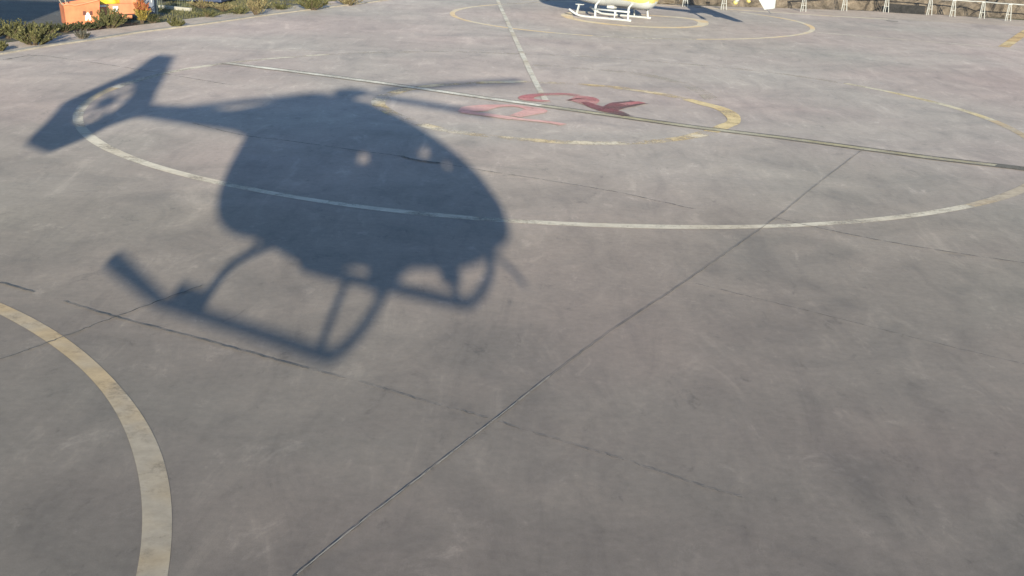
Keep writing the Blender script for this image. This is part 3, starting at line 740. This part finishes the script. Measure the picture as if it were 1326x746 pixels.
# low white block kerb and the blue container behind
ka, kb = gp(206, 9), gp(247, 13)
bm = bmesh.new(); d = kb-ka; M_KC = paint('pale_kerb_stone', (.42, .38, .32), .85)
box(bm, (ka+kb)/2+Vector((0, 0, 0)), (d.length, .16, .16), math.atan2(d.y, d.x), bev=.01)
o = struct(obj('garden_kerb', bm, M_KC))
b0 = gp(256, 5)
bc = empty('blue_container', (b0.x-.6, b0.y+.6, -.05), -.1)
bm = bmesh.new(); box(bm, (0, .9, .75), (3.0, 1.8, 1.3), bev=.03)
for k in range(9): box(bm, (-1.3+k*.325, -.02, .75), (.12, .05, 1.2))
obj('body', bm, paint('navy_blue_paint', (.035, .05, .11), .5), bc)
for x_, w_ in ((.2, .5), (-.9, .3)):
    bm = bmesh.new(); box(bm, (x_, -.06, .35), (w_, .02, .16)); obj('label_plate', bm, M_WP, bc)
for k in (-1.2, 1.2):
    bm = bmesh.new(); box(bm, (k, .9, .05), (.15, 1.6, .12)); obj('runner', bm, M_BLK, bc)
tag(bc, 'dark blue ribbed container with white plates, standing at the back of the rough grass', 'container')
# open mesh fence panel before it
f0, f1 = gp(205, 12), gp(250, 7)
fn = empty('mesh_fence', (f0.x, f0.y, -.05), math.atan2(f1.y-f0.y, f1.x-f0.x)); fL = (f1-f0).length
M_WIRE = paint('green_grey_wire', (.20, .22, .16), .5, .5)
bm = bmesh.new()
for k in range(21): tube(bm, [(fL*k/20, 0, .05), (fL*k/20, 0, 1.5)], .006, 4)
for k in range(12): tube(bm, [(0, 0, .08+k*.125), (fL, 0, .08+k*.125)], .006, 4)
obj('wire_panel', bm, M_WIRE, fn)
for k in range(2):
    bm = bmesh.new(); tube(bm, [(fL*k, .03, 0), (fL*k, .03, 1.6)], .03, 8); obj('post', bm, M_WIRE, fn)
tag(fn, 'green-grey wire mesh fence panel in front of the dark blue container', 'fence')
# building left of the picture whose shadow lies over the ground at the top left
hg = empty('hangar', (-15.5, 22.5, -.05), R(6.1))
bm = bmesh.new(); box(bm, (-9, 0, 2.6), (18, 14, 5.2)); obj('wall', bm, paint('ribbed_metal_wall', (.4, .4, .38), .6), hg)
bm = bmesh.new(); vs = [bm.verts.new(p) for p in ((.4, -7.4, 5.2), (-18.4, -7.4, 5.2), (-18.4, 0, 6.6), (.4, 0, 6.6), (.4, 7.4, 5.2), (-18.4, 7.4, 5.2))]
bm.faces.new((vs[0], vs[1], vs[2], vs[3])); bm.faces.new((vs[3], vs[2], vs[5], vs[4])); bm.faces.new((vs[0], vs[3], vs[4])); bm.faces.new((vs[1], vs[5], vs[2])); bm.faces.new((vs[0], vs[4], vs[5], vs[1]))
obj('roof', bm, paint('grey_roof_sheet', (.3, .3, .31), .5), hg)
bm = bmesh.new(); box(bm, (.02, 0, 2.0), (.06, 5.5, 4.0)); obj('sliding_door', bm, paint('green_door', (.08, .14, .1), .6), hg)
tag(hg, 'metal hangar left of the picture whose shadow darkens the ground behind the hedge', 'hangar')

# ------------------------------------------------------------------ far edge: fence, rocks, trunks, white panel
M_FW = paint('white_fence_paint', (.40, .39, .37), .6, 0, .2)
def fence_post(u_, v_, label):
    p = gp(u_, v_); o = empty('fence_post', (p.x, p.y, -.01), 0)
    bm = bmesh.new(); tube(bm, [(-.13, 0, 0), (-.06, 0, .78)], .022, 6); tube(bm, [(.13, 0, 0), (.06, 0, .78)], .022, 6)
    tube(bm, [(0, .12, 0), (0, 0, .78)], .02, 6)
    obj('leg', bm, M_FW, o)
    bm = bmesh.new(); box(bm, (0, 0, .79), (.2, .1, .05), bev=.01); obj('cap', bm, M_FW, o)
    bm = bmesh.new(); tube(bm, [(-.1, 0, .3), (.1, 0, .3)], .014, 6); obj('brace', bm, M_FW, o)
    tag(o, label, 'fence post', 'white lattice fence posts'); return p
PP = [(836, 6, 'white lattice post behind the tail of the parked helicopter, nearly hidden'), (887, 9, 'white lattice post nearest the tail of the parked helicopter'), (937, 12.5, 'white lattice post just left of the hanging white tail fin'),
      (1040, 15, 'white lattice post next right of the hanging white tail fin'), (1093, 14, 'white lattice post in the middle of the pale pavement strip'),
      (1147, 16, 'white lattice post at the step where the pale pavement strip ends'), (1203, 19.5, 'white lattice post at the right end of the dark wall base'),
      (1233, 21.5, 'white lattice post below the rusty brown patch of slope'), (1271, 24, 'white post, second from the right end of the fence in view'), (1305, 27, 'white post, last before the right edge of the picture'), (1366, 31, 'white fence post just past the right edge of the picture')]
pos = [fence_post(*a) for a in PP]
rl = empty('fence_rail', (0, 0, 0)); 
for a, b in zip(pos[3:], pos[4:]):
    bm = bmesh.new(); za = Vector((0, 0, .80)); tube(bm, [a+za, a.lerp(b, .5)+Vector((0, 0, .785)), b+za], .03, 8); obj('rail', bm, M_FW, rl)
tag(rl, 'thin white top rail running along the lattice posts at the far right', 'rail')
bm = bmesh.new(); a, b = pos[5], pos[6]
d = b-a; box(bm, (a+b)/2+Vector((.0, .22, .18)), (d.length-.3, .12, .46), math.atan2(d.y, d.x), bev=.02)
tag(obj('dark_low_wall', bm, rock_mat('dark_wall', (.012, .012, .013), (.05, .045, .045), 3)), 'low dark wall behind the fence where the pale pavement ends', 'wall')

rnd = random.Random(11)
def rock(x, y, sx, sy, sz, label, m, seed):
    bm = bmesh.new(); bmesh.ops.create_icosphere(bm, subdivisions=4, radius=1)
    for v in bm.verts:
        q = v.co.copy(); k = 1+.35*mn.fractal(q*1.2+Vector((seed*3.1, 0, 0)), 1., 2., 5)
        cr = max(abs(q.x), abs(q.y), abs(q.z)); v.co = q*k/(.55+.45*cr)
        v.co.x *= sx; v.co.y *= sy; v.co.z *= sz
    o = obj('rock', bm, m, None, False); o.location = (x, y, max(hill_z(x, y), -.05)+sz*.25); o.rotation_euler = (rnd.uniform(-.2, .2), rnd.uniform(-.2, .2), rnd.uniform(0, 3))
    tag(o, label, 'rock', 'rocks behind the far edge'); return o
M_R2 = rock_mat('grey_rock', (.12, .105, .09), (.28, .24, .20))
M_R3 = rock_mat('rusty_rock', (.13, .06, .035), (.26, .15, .09))
spots = [(860, 3, .9, .5, 'dark brown rock directly behind the tail boom of the parked helicopter', M_ROCK), (912, 3, 1.0, .5, 'brown rock between the two lattice posts nearest the helicopter', M_R2),
 (955, 4, .6, .45, 'brown rock behind the yellow tipped end plate of the parked tail', M_ROCK), (1015, 4, .9, .5, 'smooth grey-brown rock just right of the hanging white tail fin', M_R2),
 (1065, 8, .7, .5, 'grey rock standing right of the post at the dark gap', M_R2), (1125, 4, 1.0, .5, 'rock behind the rail over the pale pavement strip', M_ROCK),
 (1175, 4, .9, .55, 'brown rock above the dark low wall', M_R3), (1218, 9, .8, .5, 'rusty brown rock between two close lattice posts', M_R3),
 (1250, 14, .7, .4, 'pale brown rock behind the third post from the right', M_R2), (1288, 16, .7, .45, 'dark rock between the last two posts on the right', M_ROCK), (1322, 18, .6, .4, 'dark rock at the right edge of the picture behind the rail', M_ROCK)]
for k, (u_, v_, sx, sz, lab, m) in enumerate(spots):
    p = gp(u_, v_+3); rock(p.x, p.y+1.6, sx, .7, sz, lab, m, k)
M_BARK = rock_mat('grey_bark', (.07, .055, .045), (.22, .18, .15), 4)
def dead_tree(x, y, h, lab, k):
    z0 = hill_z(x, y)-.15; root = empty('bare_tree', (x, y, z0)); rr = random.Random(50+k)
    bm = bmesh.new(); a = Vector((rr.uniform(-.2, .2), rr.uniform(-.1, .1), h))
    tube(bm, curve_pts([(0, 0, 0), (a.x*.3+.05, 0, h*.35), (a.x*.6-.05, a.y*.5, h*.7), a], 4), [.10*(1-.6*i/12) for i in range(13)], 8); obj('trunk', bm, M_BARK, root)
    bm = bmesh.new()
    for j in range(9):
        t = rr.uniform(.15, .95); b = a*t; an = rr.uniform(0, 6.28); L = rr.uniform(.5, 1.3)
        tube(bm, curve_pts([b, b+Vector((math.cos(an)*L*.5, math.sin(an)*L*.5, L*.25)), b+Vector((math.cos(an)*L, math.sin(an)*L, L*.7))], 3), [.03, .026, .022, .018, .014, .01, .006], 5)
    obj('branches', bm, M_BARK, root)
    tag(root, lab, 'bare tree', 'bare trunks on the far slope')
for k, (u_, v_, dy, h, lab) in enumerate([(1276, 14, 2.2, 3.5, 'leafless tree trunk rising behind the second fence post from the right'), (1310, 16, 2.0, 3.2, 'thin leafless tree behind the last fence post on the right'), (1322, 16, 2.6, 3.4, 'thin leafless tree at the right edge of the picture'), (1079, 6, 1.4, 2.6, 'thin leafless sapling between the two posts at the pale pavement')]):
    p = gp(u_, v_+6); dead_tree(p.x, p.y+dy, h, lab, k)
for k, (u_, v_, w_, m, lab) in enumerate([(930, 4, .6, M_DRY, 'dry scrub bush behind the post left of the white tail fin'), (963, 2, .6, M_DRY, 'dry scrub bush behind the yellow tipped tail end plate'), (1110, 5, .6, M_GREY, 'grey scrub bush on the slope above the rail by the middle lattice post'), (1190, 4, .7, M_GREY, 'grey scrub bush above the dark wall'), (1240, 9, .7, M_DRY, 'dry scrub bush on the slope right of the rusty rock'), (1300, 12, .7, M_GREY, 'grey scrub bush at the foot of the thin bare trees')]):
    p = gp(u_, v_+4); x, y = p.x, p.y+1.9
    bush('scrub_bush', (x, y, hill_z(x, y)-.02), w_, .4, .55, m, lab, 'bush', n=700, seed=70+k, group='scrub on the far slope')
# small stones and debris on the verge
for k in range(0): pass
